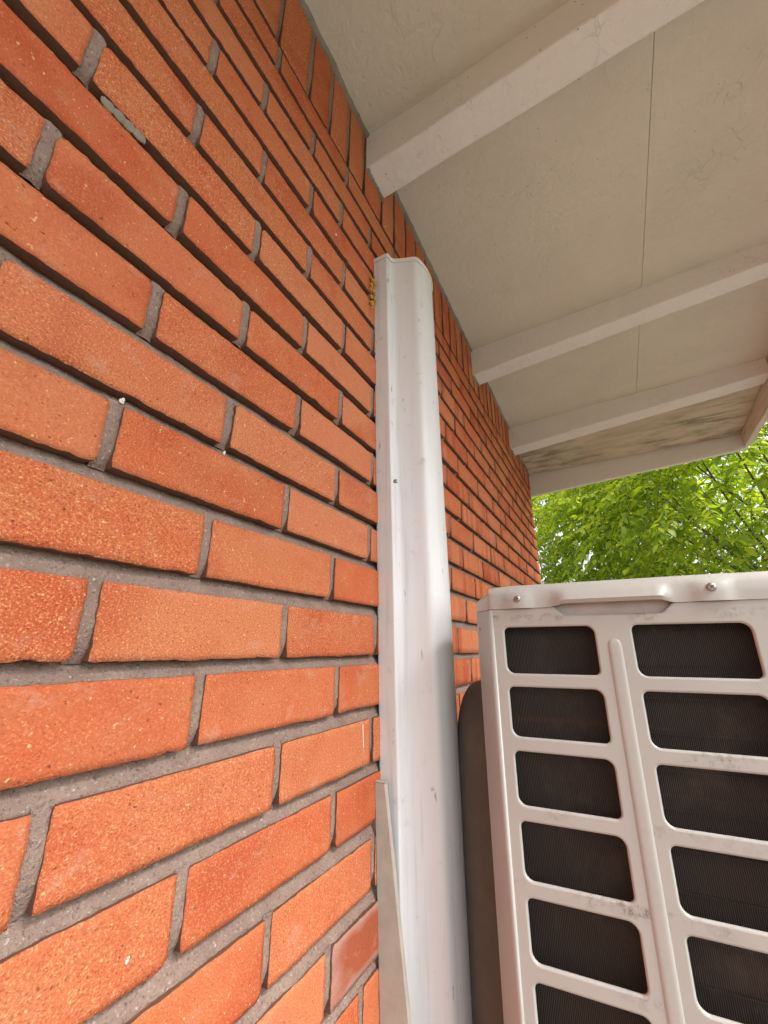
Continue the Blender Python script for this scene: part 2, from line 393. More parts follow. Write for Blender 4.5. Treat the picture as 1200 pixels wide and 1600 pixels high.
# soldier course
ys = [.2715, .3496, .4102, .4727, .5334, .6108, .6736]
while ys[-1] < WALL_END: ys.append(ys[-1]+.0655+random.uniform(-.0018, .0018))
ys = [ys[0]-.066*k for k in range(28, 0, -1)] + ys
SZ1 = H+1.155
for a, b in zip(ys, ys[1:]):
    ya, yb = a+.0052, min(b, WALL_END+.004)-.0052
    if yb-ya < .02: continue
    zb = H+SOLDIER_Z0; zt = min(SZ1, soffit_z(0, (ya+yb)/2)+.03)
    if yb > .16:
        V, F = brick_mesh(zt-zb, yb-ya, 8 if yb > 1 else 22, 3 if yb > 1 else 6)
        V = [(x, -z, y) for x, y, z in V]
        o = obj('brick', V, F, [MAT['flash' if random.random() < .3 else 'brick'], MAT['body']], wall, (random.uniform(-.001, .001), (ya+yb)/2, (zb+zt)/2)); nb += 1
        nf = 24 if yb > 1 else 132
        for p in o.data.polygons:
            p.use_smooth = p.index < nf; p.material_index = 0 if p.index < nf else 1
    else:
        v_, f_ = brick_mesh(zt-zb, yb-ya, 2, 1); base = len(stuffV)
        stuffV += [(x, -z+(ya+yb)/2, y+(zb+zt)/2) for x, y, z in v_]; stuffF += [tuple(i+base for i in q) for q in f_]
    mort.append((b, .0104, zb, zt))
o = obj('lower_bricks', stuffV, stuffF, MAT['brick'], wall); tag(o, kind='stuff')
# mortar: weathered bed joints (recessed under the brick above, running out to the brick below) and head joints
MV, MF = [], []
def strip(rows):      # rows: list of equal-length point lists
    b = len(MV); nn = len(rows[0])
    for r_ in rows: MV.extend(r_)
    for i in range(len(rows)-1):
        for j in range(nn-1):
            MF.append((b+i*nn+j, b+i*nn+j+1, b+(i+1)*nn+j+1, b+(i+1)*nn+j))
ns = sorted(ZN)
beds = [(edges[a][1], edges[b][0]) for a, b in zip(ns, ns[1:])] + [(edges[13][1], H+SOLDIER_Z0)]
for zl, zu in beds:
    yy = np.concatenate([np.arange(-1.6, .0, .05), np.arange(.0, 1.0, .004), np.arange(1.0, WALL_END-.012, .012), [WALL_END-.012]])
    k = len(yy); w1 = smooth_noise(k, .0007, 3); w2 = smooth_noise(k, .0006, 2); w3 = smooth_noise(k, .0007, 2); w4 = rng.normal(0, .0002, k)
    rows = []
    prof = [(-.007, -.005, 0), (-.0036, .0006, 1), (-.0058, .22, .8), (-.0092, .55, .8), (-.0128, .98, .6), (-.0165, 1.25, 0)]
    g = zu-zl
    for (x, t, am) in prof:
        zz = zl + (t*g if abs(t) > .01 else t)
        rows.append([(x+(w1[i]*am+w2[i]*am*t+w4[i]*(1 if am else 0)), yy[i], zz + w3[i]*.5*am) for i in range(k)])
    strip(rows)
for (yj, jw, zb, zt) in mort:
    jw = max(jw, .0115)
    if yj > WALL_END-.02 or yj < -.2: continue
    nz, ny = (12, 4) if yj < 1.0 else (5, 2)
    rows = []; dpt = random.uniform(.0006, .0022)
    for i in range(nz+1):
        z = zb-.0012+(zt-zb+.004)*i/nz; row = []
        for j in range(ny+1):
            t = j/ny; y = yj-jw/2-.0008+(jw+.0016)*t
            low = max(0, 1-i/nz*2.5)
            row.append((-dpt - (.0095-dpt)*low**2 - .0015*(abs(t-.5)*2)**2 + random.gauss(0, .00035), y, z))
        rows.append(row)
    strip(rows)
mo = obj('mortar', MV, MF, MAT['mortar'], wall, smooth=True)
v, f = box(-.20, -.016, -1.6, WALL_END-.014, 0, H+1.04)
obj('wall_core', v, f, MAT['mortar'], wall)
# small marks on the wall
def blob(name, pts_r, mat, parent, squash=.35, axis=0):
    V, F = [], []
    for (c, r_) in pts_r:
        b = len(V); nu_, nv_ = 9, 6
        for i in range(nv_+1):
            th = math.pi*i/nv_
            for j in range(nu_):
                ph = 2*math.pi*j/nu_; rr = r_*random.uniform(.78, 1.15)
                d = [math.cos(th), math.sin(th)*math.cos(ph), math.sin(th)*math.sin(ph)]
                d[0] *= squash; V.append((c[0]+d[0]*rr, c[1]+d[1]*rr, c[2]+d[2]*rr))
        for i in range(nv_):
            for j in range(nu_): F.append((b+i*nu_+j, b+i*nu_+(j+1) % nu_, b+(i+1)*nu_+(j+1) % nu_, b+(i+1)*nu_+j))
    return obj(name, V, F, mat, parent, smooth=True)
for px, py, s in ((525, 367, .0022), (198, 1503, .0016), (350, 708, .0018), (190, 627, .0022), (602, 354, .002), (768, 761, .003)):
    p = on(px, py, 0, .0005); blob('paint_fleck', [(p, s), (p+np.array([0, s*.5, s*1.1]), s*.7)], MAT['fleck'], wall)
p = on(567, 1133, 0, .0008); blob('paint_fleck', [(p+np.array([0, .0001*k, -.0011*k]), .0013-.00002*k) for k in range(26)], MAT['fleck'], wall)
blob('mortar_smear', [(on(166+2.0*k, 161+2.05*k+2.0*math.sin(k*.9), 0, -.0022), .0046+.0016*math.sin(k*.8)) for k in range(29)], MAT['smudge'], wall, .35)

# ------------------------------------------------------------------ eave roof
roof = empty('eave_roof', (0, 0, H+1.0))
RZ = H+1.0
tag(roof, 'cream painted eave with tapered rafters and soffit panels above the brick wall', 'roof')
def roof_obj(name, V, F, mat, **k): return obj(name, [(x, y, z-RZ) for x, y, z in V], F, mat, roof, **k)
EX = 1.040; SEAM = .565
def panel(x0, x1, y0, y1, th=.008, zf=soffit_z, nx=2, ny=2, mat=None, name='soffit_panel'):
    V, F = [], []
    pts = [(x0, y0), (x1, y0), (x1, y1), (x0, y1)]
    V = [(x, y, zf(x, y)) for x, y in pts] + [(x, y, zf(x, y)+th) for x, y in pts]
    F = [(0,3,2,1),(4,5,6,7),(0,1,5,4),(1,2,6,5),(2,3,7,6),(3,0,4,7)]
    return bevel(roof_obj(name, V, F, mat or MAT['soffit']), .0015, 2)
BEAMS = [(.542, .617), (1.322, 1.392), (1.955, 2.043)]
def beam_bot(x, y): return H + 1.012 - .034*y + .092*x
bays = [(-.9, BEAMS[0][0]), (BEAMS[0][1], BEAMS[1][0]), (BEAMS[1][1], BEAMS[2][0])]
for y0, y1 in bays:
    panel(-.004, SEAM-.0004, y0-.01, y1+.01); panel(SEAM+.0004, EX-.02, y0-.01, y1+.01, th=.0075, zf=lambda x, y: soffit_z(x, y)+.0012)
def ply_z(x, y): return H + 1.040 - (y-2.04)*.085 + .012*x
pp = panel(-.004, EX-.022, BEAMS[2][1]-.012, WALL_END-.0150, zf=ply_z, mat=MAT['ply'], name='end_panel')
pp['label'] = 'mould stained bare plywood panel at the gable end'
for y0, y1 in BEAMS:
    nx = 46; V, F = [], []
    xs = np.linspace(-.002, EX-.022, nx+1); n1 = smooth_noise(nx+1, .0006, 3); n2 = smooth_noise(nx+1, .0008, 3); n3 = smooth_noise(nx+1, .0008, 3)
    c = .0045
    for i, x in enumerate(xs):
        zb = beam_bot(x, (y0+y1)/2)+n1[i]; zt = soffit_z(x, (y0+y1)/2)+.01
        a, b = y0+n2[i], y1+n3[i]
        V += [(x, a, zt), (x, a, zb+c), (x, a+c*.35, zb+c*.3), (x, a+c, zb), (x, b-c, zb), (x, b-c*.35, zb+c*.3), (x, b, zb+c), (x, b, zt)]
    for i in range(nx):
        for j in range(7): F.append((i*8+j, (i+1)*8+j, (i+1)*8+j+1, i*8+j+1))
    F += [tuple(range(7, -1, -1)), tuple(nx*8+j for j in range(8))]
    roof_obj('rafter', V, F, MAT['beam'])
# gable end board and eave fascia
V = []
for x in (-.03, EX+.002):
    zt = H+.996+.018*x+.02; zb = H+.868+.070*x
    V += [(x, WALL_END-.004, zb), (x, WALL_END+.022, zb), (x, WALL_END+.022, zt+.09), (x, WALL_END-.004, zt+.09)]
bevel(roof_obj('barge_board', V, [(0,1,2,3),(7,6,5,4),(0,4,5,1),(1,5,6,2),(2,6,7,3),(3,7,4,0)], MAT['beam']), .004, 2)
V = []
for y in (-.9, WALL_END-.006):
    zb = H+.948-.012*(y-2.5)*0; V += [(EX-.02, y, zb), (EX+.006, y, zb), (EX+.006, y, zb+.30), (EX-.02, y, zb+.30)]
bevel(roof_obj('fascia_board', V, [(3,2,1,0),(4,5,6,7),(0,1,5,4),(1,2,6,5),(2,3,7,6),(3,0,4,7)], MAT['wood']), .003, 2)
v, f = box(EX+.006, EX+.020, -.9, WALL_END+.02, H+1.02, H+1.27); roof_obj('drip_edge', v, f, MAT['dark'])
v, f = box(-3.0, EX+.012, -.9, WALL_END+.024, H+1.26, H+1.30); roof_obj('roof_deck', v, f, MAT['roofing'])
# ragged caulk / cover strip where soffit meets brick
for y0, y1 in bays + [(BEAMS[2][1], WALL_END-.006)]:
    y0 = max(y0, .1) if y0 < 0 else y0
    k = max(8, int((y1-y0)/.006)); yy = np.linspace(y0, y1, k); a = smooth_noise(k, .0011, 3); b = smooth_noise(k, .0009, 1); V, F = [], []
    for i, y in enumerate(yy):
        z = soffit_z(0, y) if y0 < 2 else ply_z(0, y)
        V += [(-.004, y, z-.0105+1.6*b[i]), (.0030+a[i], y, z-.0085+1.6*b[i]), (.0065+a[i], y, z-.0035), (.0075+b[i], y, z+.002)]
    for i in range(k-1):
        for j in range(3): F.append((i*4+j, (i+1)*4+j, (i+1)*4+j+1, i*4+j+1))
    roof_obj('caulk_bead', V, F, MAT['caulk'])
for y0, y1 in BEAMS:     # crumbling filler under the rafter ends
    k = 26; yy = np.linspace(y0-.002, y1+.002, k); a = smooth_noise(k, .0018, 1); b = smooth_noise(k, .0016, 1); V, F = [], []
    for i, y in enumerate(yy):
        z = beam_bot(0, (y0+y1)/2)
        V += [(-.006, y, z-.007+b[i]), (.002+abs(a[i]), y, z-.006+b[i]), (.005+abs(a[i]), y, z-.001), (.004, y, z+.004)]
    for i in range(k-1):
        for j in range(3): F.append((i*4+j, (i+1)*4+j, (i+1)*4+j+1, i*4+j+1))
    roof_obj('filler', V, F, MAT['caulk'])

# ------------------------------------------------------------------ white line-set duct
DZ = H+.774; LEAN = -.0343; DB = .08
duct = empty('wall_duct', (0, .587+.774*.0343+LEAN*(DB-H), DB))
tag(duct, 'tall white plastic duct cover with a ridged profile fixed upright to the brick wall', 'duct')
half = [(0, -.002), (-.0055, -.002), (-.0062, .004), (-.0062, .0255), (-.0056, .0280), (-.0038, .0296), (-.0010, .0302), (.0040, .0306), (.0085, .0318), (.0122, .0350), (.0148, .0400), (.0180, .0480), (.0212, .0560), (.0243, .0650), (.0266, .0716), (.0296, .0768), (.0345, .0802), (.0410, .0824), (.0540, .0855), (.0680, .0868)]
prof = half + [(.148-y, x) for y, x in reversed(half)]
def refine(p, n=3):     # Catmull-Rom
    out = []
    for i in range(len(p)-1):
        p0, p1, p2, p3 = p[max(i-1, 0)], p[i], p[i+1], p[min(i+2, len(p)-1)]
        for k in range(n):
            t = k/n
            out.append(tuple(.5*((2*p1[d])+(-p0[d]+p2[d])*t+(2*p0[d]-5*p1[d]+4*p2[d]-p3[d])*t*t+(-p0[d]+3*p1[d]-3*p2[d]+p3[d])*t**3) for d in (0, 1)))
    return out+[p[-1]]
prof = refine(prof, 3)
DY0 = .587+.774*.0343
def ybase(z): return DY0+LEAN*(z-H)
def extrude_profile(pr, zs, wob=0.0):
    V, F = [], []; k = len(pr)
    for z in zs:
        wv = random.gauss(0, wob); V += [(x + (wv if x > .02 else 0), ybase(z)+y-duct.location[1], z-DB) for y, x in pr]
    for i in range(len(zs)-1):
        for j in range(k-1): F.append((i*k+j, i*k+j+1, (i+1)*k+j+1, (i+1)*k+j))
    return V, F
V, F = extrude_profile(prof, np.linspace(DB, DZ-.001, 40), .00018)
obj('duct_channel', V, F, MAT['duct'], duct, smooth=True)
cx, cy = .04, .074
capp = [((y-cy)*1.022+cy, (x+.0026 if x > .003 else x)) for y, x in prof]
V, F = extrude_profile(capp, [DZ-.0082, DZ-.001, DZ+.0006]); k = len(capp)
ins = [((y-cy)*.985+cy, max(x-.0015, -.002)) for y, x in capp]; b = len(V)
V += [(x, ybase(DZ)+y-duct.location[1], DZ+.0016-DB) for y, x in ins]
for j in range(k-1): F.append((2*k+j, 2*k+j+1, b+j+1, b+j))
F.append(tuple(b+j for j in range(k)))
# return lip so the cap edge has thickness
b2 = len(V); V += [(x-.0024 if x > .003 else x, ybase(DZ)+(y-cy)*.985+cy-duct.location[1], DZ-.0082-DB) for y, x in capp]
for j in range(k-1): F.append((j+1, j, b2+j, b2+j+1))
obj('end_cap', V, F, MAT['cap'], duct)
def screw_geo(r_=.0045):
    V, F, mi = [], [], []; k = 20
    rings = [(r_*1.05, 0), (r_, .0012), (r_*.8, .0021), (r_*.45, .0026)]
    for rr, h in rings: V += [(rr*math.cos(2*math.pi*j/k), rr*math.sin(2*math.pi*j/k), h) for j in range(k)]
    for i in range(3):
        for j in range(k): F.append((i*k+j, i*k+(j+1) % k, (i+1)*k+(j+1) % k, (i+1)*k+j)); mi.append(0)
    F.append(tuple(3*k+j for j in range(k))); mi.append(0)
    for (a, c) in ((r_*.55, r_*.13), (r_*.13, r_*.55)):
        v_, f_ = box(-a, a, -c, c, .0018, .00275 + (.00005 if a > c else 0)); b_ = len(V); V += v_; F += [tuple(q+b_ for q in ff) for ff in f_]; mi += [1]*6
    return V, F, mi
def screw(parent, loc, normal, r_=.0045, spin=.4):
    V, F, mi = screw_geo(r_); o = obj('screw', V, F, [MAT['steel'], MAT['slot']], parent, loc)
    o.data.polygons.foreach_set('material_index', mi); o.rotation_mode = 'QUATERNION'
    o.rotation_quaternion = Vector(normal).to_track_quat('Z', 'Y') @ Matrix.Rotation(spin, 3, 'Z').to_quaternion(); return o
p = on(618, 752, 0, .049); screw(duct, Vector(p)-duct.location, (.55, -.83, 0), .0036)
tag(blob('foam_lump', [(on(584+random.uniform(-5, 3), 432+k*2.6, 0, .003+random.uniform(0, .004)), .0040+random.uniform(-.0022, .0016)) for k in range(20)], MAT['foam'], None, .8),
    'yellow crumbly foam stuck between the brick and the duct top', 'sealant')
# wedge-shaped side plate behind the duct foot
wz0, wz1 = H-.179, .10; wy = .5965
def wx(z): return .0165+.098*(wz0-z)
wedge = empty('wall_bracket', (0, wy, wz1)); tag(wedge, 'beige folded metal bracket tapering upwards between the brick wall and the duct', 'bracket')
k = 24; V, F = [], []
for i in range(k+1):
    z = wz0+(wz1-wz0)*i/k; x = wx(z)
    ly = .06*(wz0-z) if z > wz0-.4 else .024; V += [(.0005, ly, z-wz1), (x-.0015, ly, z-wz1), (x, ly+.0010, z-wz1), (x+.0004, ly+.0055, z-wz1), (x-.0010, ly+.0055, z-wz1), (x-.0022, ly+.0020, z-wz1), (.0005, ly+.0016, z-wz1)]
for i in range(k):
    for j in range(7): F.append((i*7+j, i*7+(j+1) % 7, (i+1)*7+(j+1) % 7, (i+1)*7+j))
obj('side_plate', V, F, MAT['bracket'], wedge)
v, f = box(.0005, .0165, .0, .0085, wz0-wz1+.0002, wz0-wz1+.0018); bevel(obj('top_flange', v, f, MAT['bracket'], wedge), .0006, 1)

# ------------------------------------------------------------------ outdoor unit (back of it faces the camera)
AY = .03654; ZR = H-.0694          # v=0 of the face measurements
U_BOT = .47                        # underside of the casing above ground
ac = empty('air_conditioner', (.160, .600, U_BOT), AY)
tag(ac, 'beige outdoor air conditioner unit with a grid of rounded openings over a dark coil', 'air conditioner')
ACM = Matrix.Translation(Vector((.160, .600, U_BOT))) @ Matrix.Rotation(AY, 4, 'Z'); ACI = ACM.inverted()
def az(vv): return ZR+vv-U_BOT     # face height -> unit z
W_, D_ = .86, .33
def curve_plate(name, outer, holes, thick, bev, mat, parent, loc):
    cu = bpy.data.curves.new(name, 'CURVE'); cu.dimensions = '2D'; cu.fill_mode = 'BOTH'; cu.extrude = thick/2; cu.bevel_depth = bev; cu.bevel_resolution = 2; cu.resolution_u = 1
    for pts in [outer]+holes:
        s = cu.splines.new('POLY'); s.points.add(len(pts)-1)
        for q, (a, b_) in zip(s.points, pts): q.co = (a, b_, 0, 1)
        s.use_cyclic_u = True
    tmp = bpy.data.objects.new('tmp', cu); COL.objects.link(tmp)
    dg = bpy.context.evaluated_depsgraph_get(); me = bpy.data.meshes.new_from_object(tmp.evaluated_get(dg)); COL.objects.unlink(tmp); bpy.data.objects.remove(tmp)
    R_ = Matrix.Rotation(math.radians(90), 4, 'X'); me.transform(R_)      # x->x, y->z, normal -> -y
    me.name = name; me.materials.clear(); me.materials.append(mat)
    o = bpy.data.objects.new(name, me); link(o, parent); o.location = loc
    for q in me.polygons: q.use_smooth = True
    try: me.set_sharp_from_angle(angle=math.radians(38))
    except Exception: pass
    return o
def rrect(x0, x1, z0, z1, r_, seg=7):
    pts = []; R_, q_ = r_*1.18, r_*.85
    for cx_, cz_, a0, r_ in ((x1-R_, z1-R_, 0, R_), (x0+q_, z1-q_, 90, q_), (x0+R_, z0+R_, 180, R_), (x1-q_, z0+q_, 270, q_)):
        for k_ in range(seg+1):
            a = math.radians(a0+90*k_/seg); pts.append((cx_+r_*math.cos(a), cz_+r_*math.sin(a)))
    return pts
ROW0, PITCH_R, HO = .1000, .0748, .0632
cols = [(.0355, .1510), (.1875, .3075), (.3445, .4645), (.5015, .6215), (.6585, .7785)]
holes = []
for (a, b_) in cols:
    for k_ in range(9):
        zt = az(ROW0-PITCH_R*k_); zb = zt-HO
        if zb < .03: break
        holes.append(rrect(a, b_, zb, zt, .0105))
ztop = az(.1215)
outer = [(.0222, .012), (W_-.02, .012), (W_-.02, ztop), (.2390, ztop), (.2290, az(.1115)), (.2250, az(.1088)), (.1170, az(.1088)), (.1130, az(.1115)), (.1030, ztop), (.0222, ztop)]
curve_plate('back_panel', outer, holes, .0006, .0024, MAT['ac_sooty'], ac, (0, .0030, 0))
# corner + left side + others of the casing
def prism(pts, z0, z1):
    k_ = len(pts); V = [(x, y, z0) for x, y in pts]+[(x, y, z1) for x, y in pts]
    F = [(i, (i+1) % k_, k_+(i+1) % k_, k_+i) for i in range(k_)]+[tuple(range(k_-1, -1, -1)), tuple(range(k_, 2*k_))]
    return V, F
def strip_wall(path, z0, z1):
    k_ = len(path); V = [(x, y, z0) for x, y in path]+[(x, y, z1) for x, y in path]
    return V, [(i, i+1, k_+i+1, k_+i) for i in range(k_-1)]
path = [(.0242, .0006), (.0212, .0006), (.0195, .0010), (.0178, .0024), (.0165, .0042), (-.0055, .0360), (-.0068, .0390), (-.0074, .044), (-.0074, D_-.012), (-.0035, D_-.0035), (.012, D_)]
V, F = strip_wall(path, .012, ztop); so_ = obj('side_panel', V, F, MAT['ac'], ac, smooth=True)
md = so_.modifiers.new('solid', 'SOLIDIFY'); md.thickness = .0012; md.offset = -1
path = [(.0125, D_), (W_-.02, D_), (W_-.004, D_-.008), (W_, D_-.02), (W_, .02), (W_-.006, .008), (W_-.0205, .0022)]
V, F = strip_wall(path, .012, ztop-.0005); so2 = obj('front_panel', V, F, MAT['ac'], ac, smooth=True)
md = so2.modifiers.new('solid', 'SOLIDIFY'); md.thickness = .0012; md.offset = -1
v, f = box(.004, W_-.004, .004, D_-.004, 0, .0118); obj('base_pan', v, f, MAT['ac'], ac)
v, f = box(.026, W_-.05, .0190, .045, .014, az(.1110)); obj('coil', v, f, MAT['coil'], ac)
v, f = box(.0262, .030, .0060, .0189, .014, az(.1110)); obj('coil_end_plate', v, f, MAT['dark'], ac)
for i_ in range(14):     # copper return lines just proud of the fins
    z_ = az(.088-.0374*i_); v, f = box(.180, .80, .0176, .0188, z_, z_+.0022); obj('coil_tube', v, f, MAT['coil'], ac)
# stiffening beads between columns
for cxx in (.1690, .3260, .4830, .6400):
    z0_, z1_, rr = .03, az(.0830), .0082; V, F = [], []; na, nz_ = 12, 30
    zs = [z0_+(z1_-z0_)*i/nz_ for i in range(nz_+1)]
    zs = [z0_, z0_+.0025, z0_+.006, z0_+.011]+[z0_+.02+(z1_-z0_-.04)*i/12 for i in range(13)]+[z1_-.011, z1_-.006, z1_-.0025, z1_]
    for z in zs:
        e = min(z-z0_, z1_-z); ww = rr*math.sqrt(max(0, 1-max(0, 1-e/.010)**2)) if e < .010 else rr; ww = max(ww, .0004)
        for j in range(na+1):
            t = j/na*2-1; hgt = .0019*(1-abs(t)**4.5)*min(1, ww/rr+.02)
            V.append((cxx+t*ww, .0007-hgt, z))
    for i in range(len(zs)-1):
        for j in range(na): F.append((i*(na+1)+j, i*(na+1)+j+1, (i+1)*(na+1)+j+1, (i+1)*(na+1)+j))
    obj('stiffening_bead', V, F, MAT['ac'], ac, smooth=True)
# handle pocket behind the dip in the panel's top edge
V = [(.100, .0045, ztop+.001), (.242, .0045, ztop+.001), (.242, .0075, ztop+.016), (.100, .0075, ztop+.016),
     (.110, .0045, az(.1055)), (.232, .0045, az(.1055)), (.232, .0070, az(.1060)), (.110, .0070, az(.1060))]
obj('handle_pocket', V, [(4,5,6,7),(7,6,2,3),(0,4,7,3),(5,1,2,6)], MAT['insert'], ac)
# lid: a pressed cover whose skirt swells out around the screws and is scooped over the handle
lz0, lz1 = ztop+.0010, az(.1555)
def skirt(s):        # forward offset of the skirt at s
    a = -.0012
    for c_ in (.060, .277, .50, .70): a -= .0040*math.exp(-((s-c_)/.017)**4)
    t = max(0, min(1, (s-.098)/.022))*max(0, min(1, (.240-s)/.016)); t = t*t*(3-2*t)
    return a - .0085*t, .0090*t
V, F = [], []
ss = np.concatenate([np.linspace(.0225, W_-.02, 150)])
cols_ = [('c', -.0078, .0440), ('c', -.0072, .0390), ('c', -.0058, .0355), ('c', .0165, .0034), ('c', .0182, .0012), ('c', .0200, -.0004)]
ring = []
for _, x_, y_ in cols_: ring.append((x_, y_, 0.0, min(1, (x_)/.02), 0))
for s in ss: fo, up_ = skirt(s); ring.append((s, fo, up_, 1, 1))
ring += [(W_-.006, .007, 0, 1, 1), (W_+.001, .02, 0, 1, 1), (W_+.001, D_-.02, 0, 1, 1), (W_-.006, D_-.006, 0, 1, 1), (W_-.02, D_+.001, 0, 1, 1), (.02, D_+.001, 0, 1, 1), (.004, D_-.006, 0, .2, 1), (-.0080, D_-.02, 0, 0, 1), (-.0080, .060, 0, 0, 1)]
n_ = len(ring)
def lidtop(s): return lz1 - .0030*max(0, 1-s/.06)**1.5 + (.0 if s < .297 else -.0006)
levels = 8
for L_ in range(levels):
    for (x_, y_, u_, e_, fl) in ring:
        inx = 1 if x_ < W_/2 else -1; iny = 1 if y_ < D_/2 else -1
        tz = lidtop(x_)
        corner = 0.0045*max(0, 1-x_/.03)
        if L_ == 0: V.append((x_, y_+(.004 if u_ > .004 else 0), lz0-.0002+u_*.42))
        elif L_ == 1: V.append((x_, y_, lz0+.004+u_*.45))
        elif L_ == 2: V.append((x_, y_+(.0030 if u_ else 0)*iny*(u_/.009), lz0+.010+u_*.42-corner*.2))
        elif L_ == 3: V.append((x_+.0006*inx*(fl == 0), y_+.0008*iny+u_*.55*iny, lz0+.0195-corner))
        elif L_ == 4: V.append((x_+.003*inx*(x_ < .02 or x_ > W_-.02), max(min(y_, D_), 0)+.0024*iny, tz-.0075-corner))
        elif L_ == 5: V.append((x_+.008*inx*(x_ < .02 or x_ > W_-.02), max(min(y_, D_), 0)+.0062*iny, tz-.0028-corner*.7))
        elif L_ == 6: V.append((x_+.014*inx*(x_ < .02 or x_ > W_-.02), max(min(y_, D_), 0)+.0125*iny, tz-.0006-corner*.4))
        else: V.append((x_+.03*inx*(x_ < .02 or x_ > W_-.02), max(min(y_, D_), 0)+.03*iny, tz))
for L_ in range(levels-1):
    for i in range(n_):
        j = (i+1) % n_; F.append((L_*n_+i, L_*n_+j, (L_+1)*n_+j, (L_+1)*n_+i))
F.append(tuple((levels-1)*n_+i for i in range(n_)))
lid = obj('lid', V, F, MAT['ac'], ac, smooth=True)
try: lid.data.set_sharp_from_angle(angle=math.radians(50))
except Exception: pass
v, f = box(.05, W_-.05, .05, D_-.05, lz1-.0005, lz1+.0040); bevel(obj('lid_boss', v, f, MAT['ac'], lid), .003, 2)
screw(lid, (.060, -.0052, az(.1345)), (0, -1, .05), .0042, .3); screw(lid, (.277, -.0052, az(.1375)), (0, -1, .05), .0048, .75)
screw(ac, (-.0004, .03, az(.098)), (-1, -.1, 0), .0036)
# service valve cover on the side towards the wall
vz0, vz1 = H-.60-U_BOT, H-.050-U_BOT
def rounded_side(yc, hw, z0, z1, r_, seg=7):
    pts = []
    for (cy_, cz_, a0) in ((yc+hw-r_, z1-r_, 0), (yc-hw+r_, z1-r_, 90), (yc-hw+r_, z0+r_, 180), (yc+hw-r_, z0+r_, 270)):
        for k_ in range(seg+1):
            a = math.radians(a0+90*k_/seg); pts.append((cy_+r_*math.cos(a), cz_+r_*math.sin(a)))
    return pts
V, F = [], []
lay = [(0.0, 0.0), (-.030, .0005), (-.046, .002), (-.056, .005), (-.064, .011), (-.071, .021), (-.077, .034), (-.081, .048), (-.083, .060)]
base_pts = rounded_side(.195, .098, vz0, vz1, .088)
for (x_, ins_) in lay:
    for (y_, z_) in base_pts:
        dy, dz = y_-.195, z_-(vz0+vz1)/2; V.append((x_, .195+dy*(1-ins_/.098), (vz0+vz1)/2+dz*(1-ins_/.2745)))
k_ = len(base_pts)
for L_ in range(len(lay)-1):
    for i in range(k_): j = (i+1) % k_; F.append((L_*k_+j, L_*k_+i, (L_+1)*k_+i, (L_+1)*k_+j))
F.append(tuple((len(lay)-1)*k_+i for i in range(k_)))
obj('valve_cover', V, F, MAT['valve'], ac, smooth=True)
for fx in (.12, .66):
    v, f = box(fx, fx+.06, -.03, D_+.03, -.022, -.0005); bevel(obj('foot', v, f, MAT['ac'], ac), .003, 1)
# plinth carrying it
pl = empty('concrete_plinth', (.59, .78, 0.012), AY); tag(pl, 'pale concrete plinth under the outdoor air conditioner unit', 'plinth')
v, f = box(-.46, .46, -.26, .26, 0, U_BOT-.022-.012); bevel(obj('plinth_block', v, f, MAT['concrete'], pl), .01, 2)

# ------------------------------------------------------------------ trees beyond the wall end
def leaf_mesh_pts(Ln, Wd, curl):
    """pointed leaf, along +y, folded on its midrib and drooping"""
    st = [(0, .02), (.18, .62), (.42, 1.0), (.68, .74), (.88, .30), (1.0, .0)]
    V, F = [], []
    for t, w_ in st:
        z = -curl*Ln*t*t; V += [(-Wd*w_/2, t*Ln, z+.10*Wd*w_), (0, t*Ln, z), (Wd*w_/2, t*Ln, z+.10*Wd*w_)]
    for i in range(len(st)-1):
        a = i*3; F += [(a, a+1, a+4, a+3), (a+1, a+2, a+5, a+4)]
    return np.array(V), F
LEAVES = [leaf_mesh_pts(1, .46, .16), leaf_mesh_pts(1, .54, .30), leaf_mesh_pts(1, .40, .05)]
def tube(pts, r0, r1, k=6):
    V, F = [], []; pts = [Vector(p) for p in pts]; n = len(pts)
    for i, p in enumerate(pts):
        d = (pts[min(i+1, n-1)]-pts[max(i-1, 0)]).normalized(); a = d.orthogonal().normalized(); b = d.cross(a); r_ = r0+(r1-r0)*i/(n-1)
        V += [tuple(p+(a*math.cos(2*math.pi*j/k)+b*math.sin(2*math.pi*j/k))*r_) for j in range(k)]
    for i in range(n-1):
        for j in range(k): F.append((i*k+j, i*k+(j+1) % k, (i+1)*k+(j+1) % k, (i+1)*k+j))
    F.append(tuple((n-1)*k+j for j in range(k)))
    return V, F
all_leaves = []
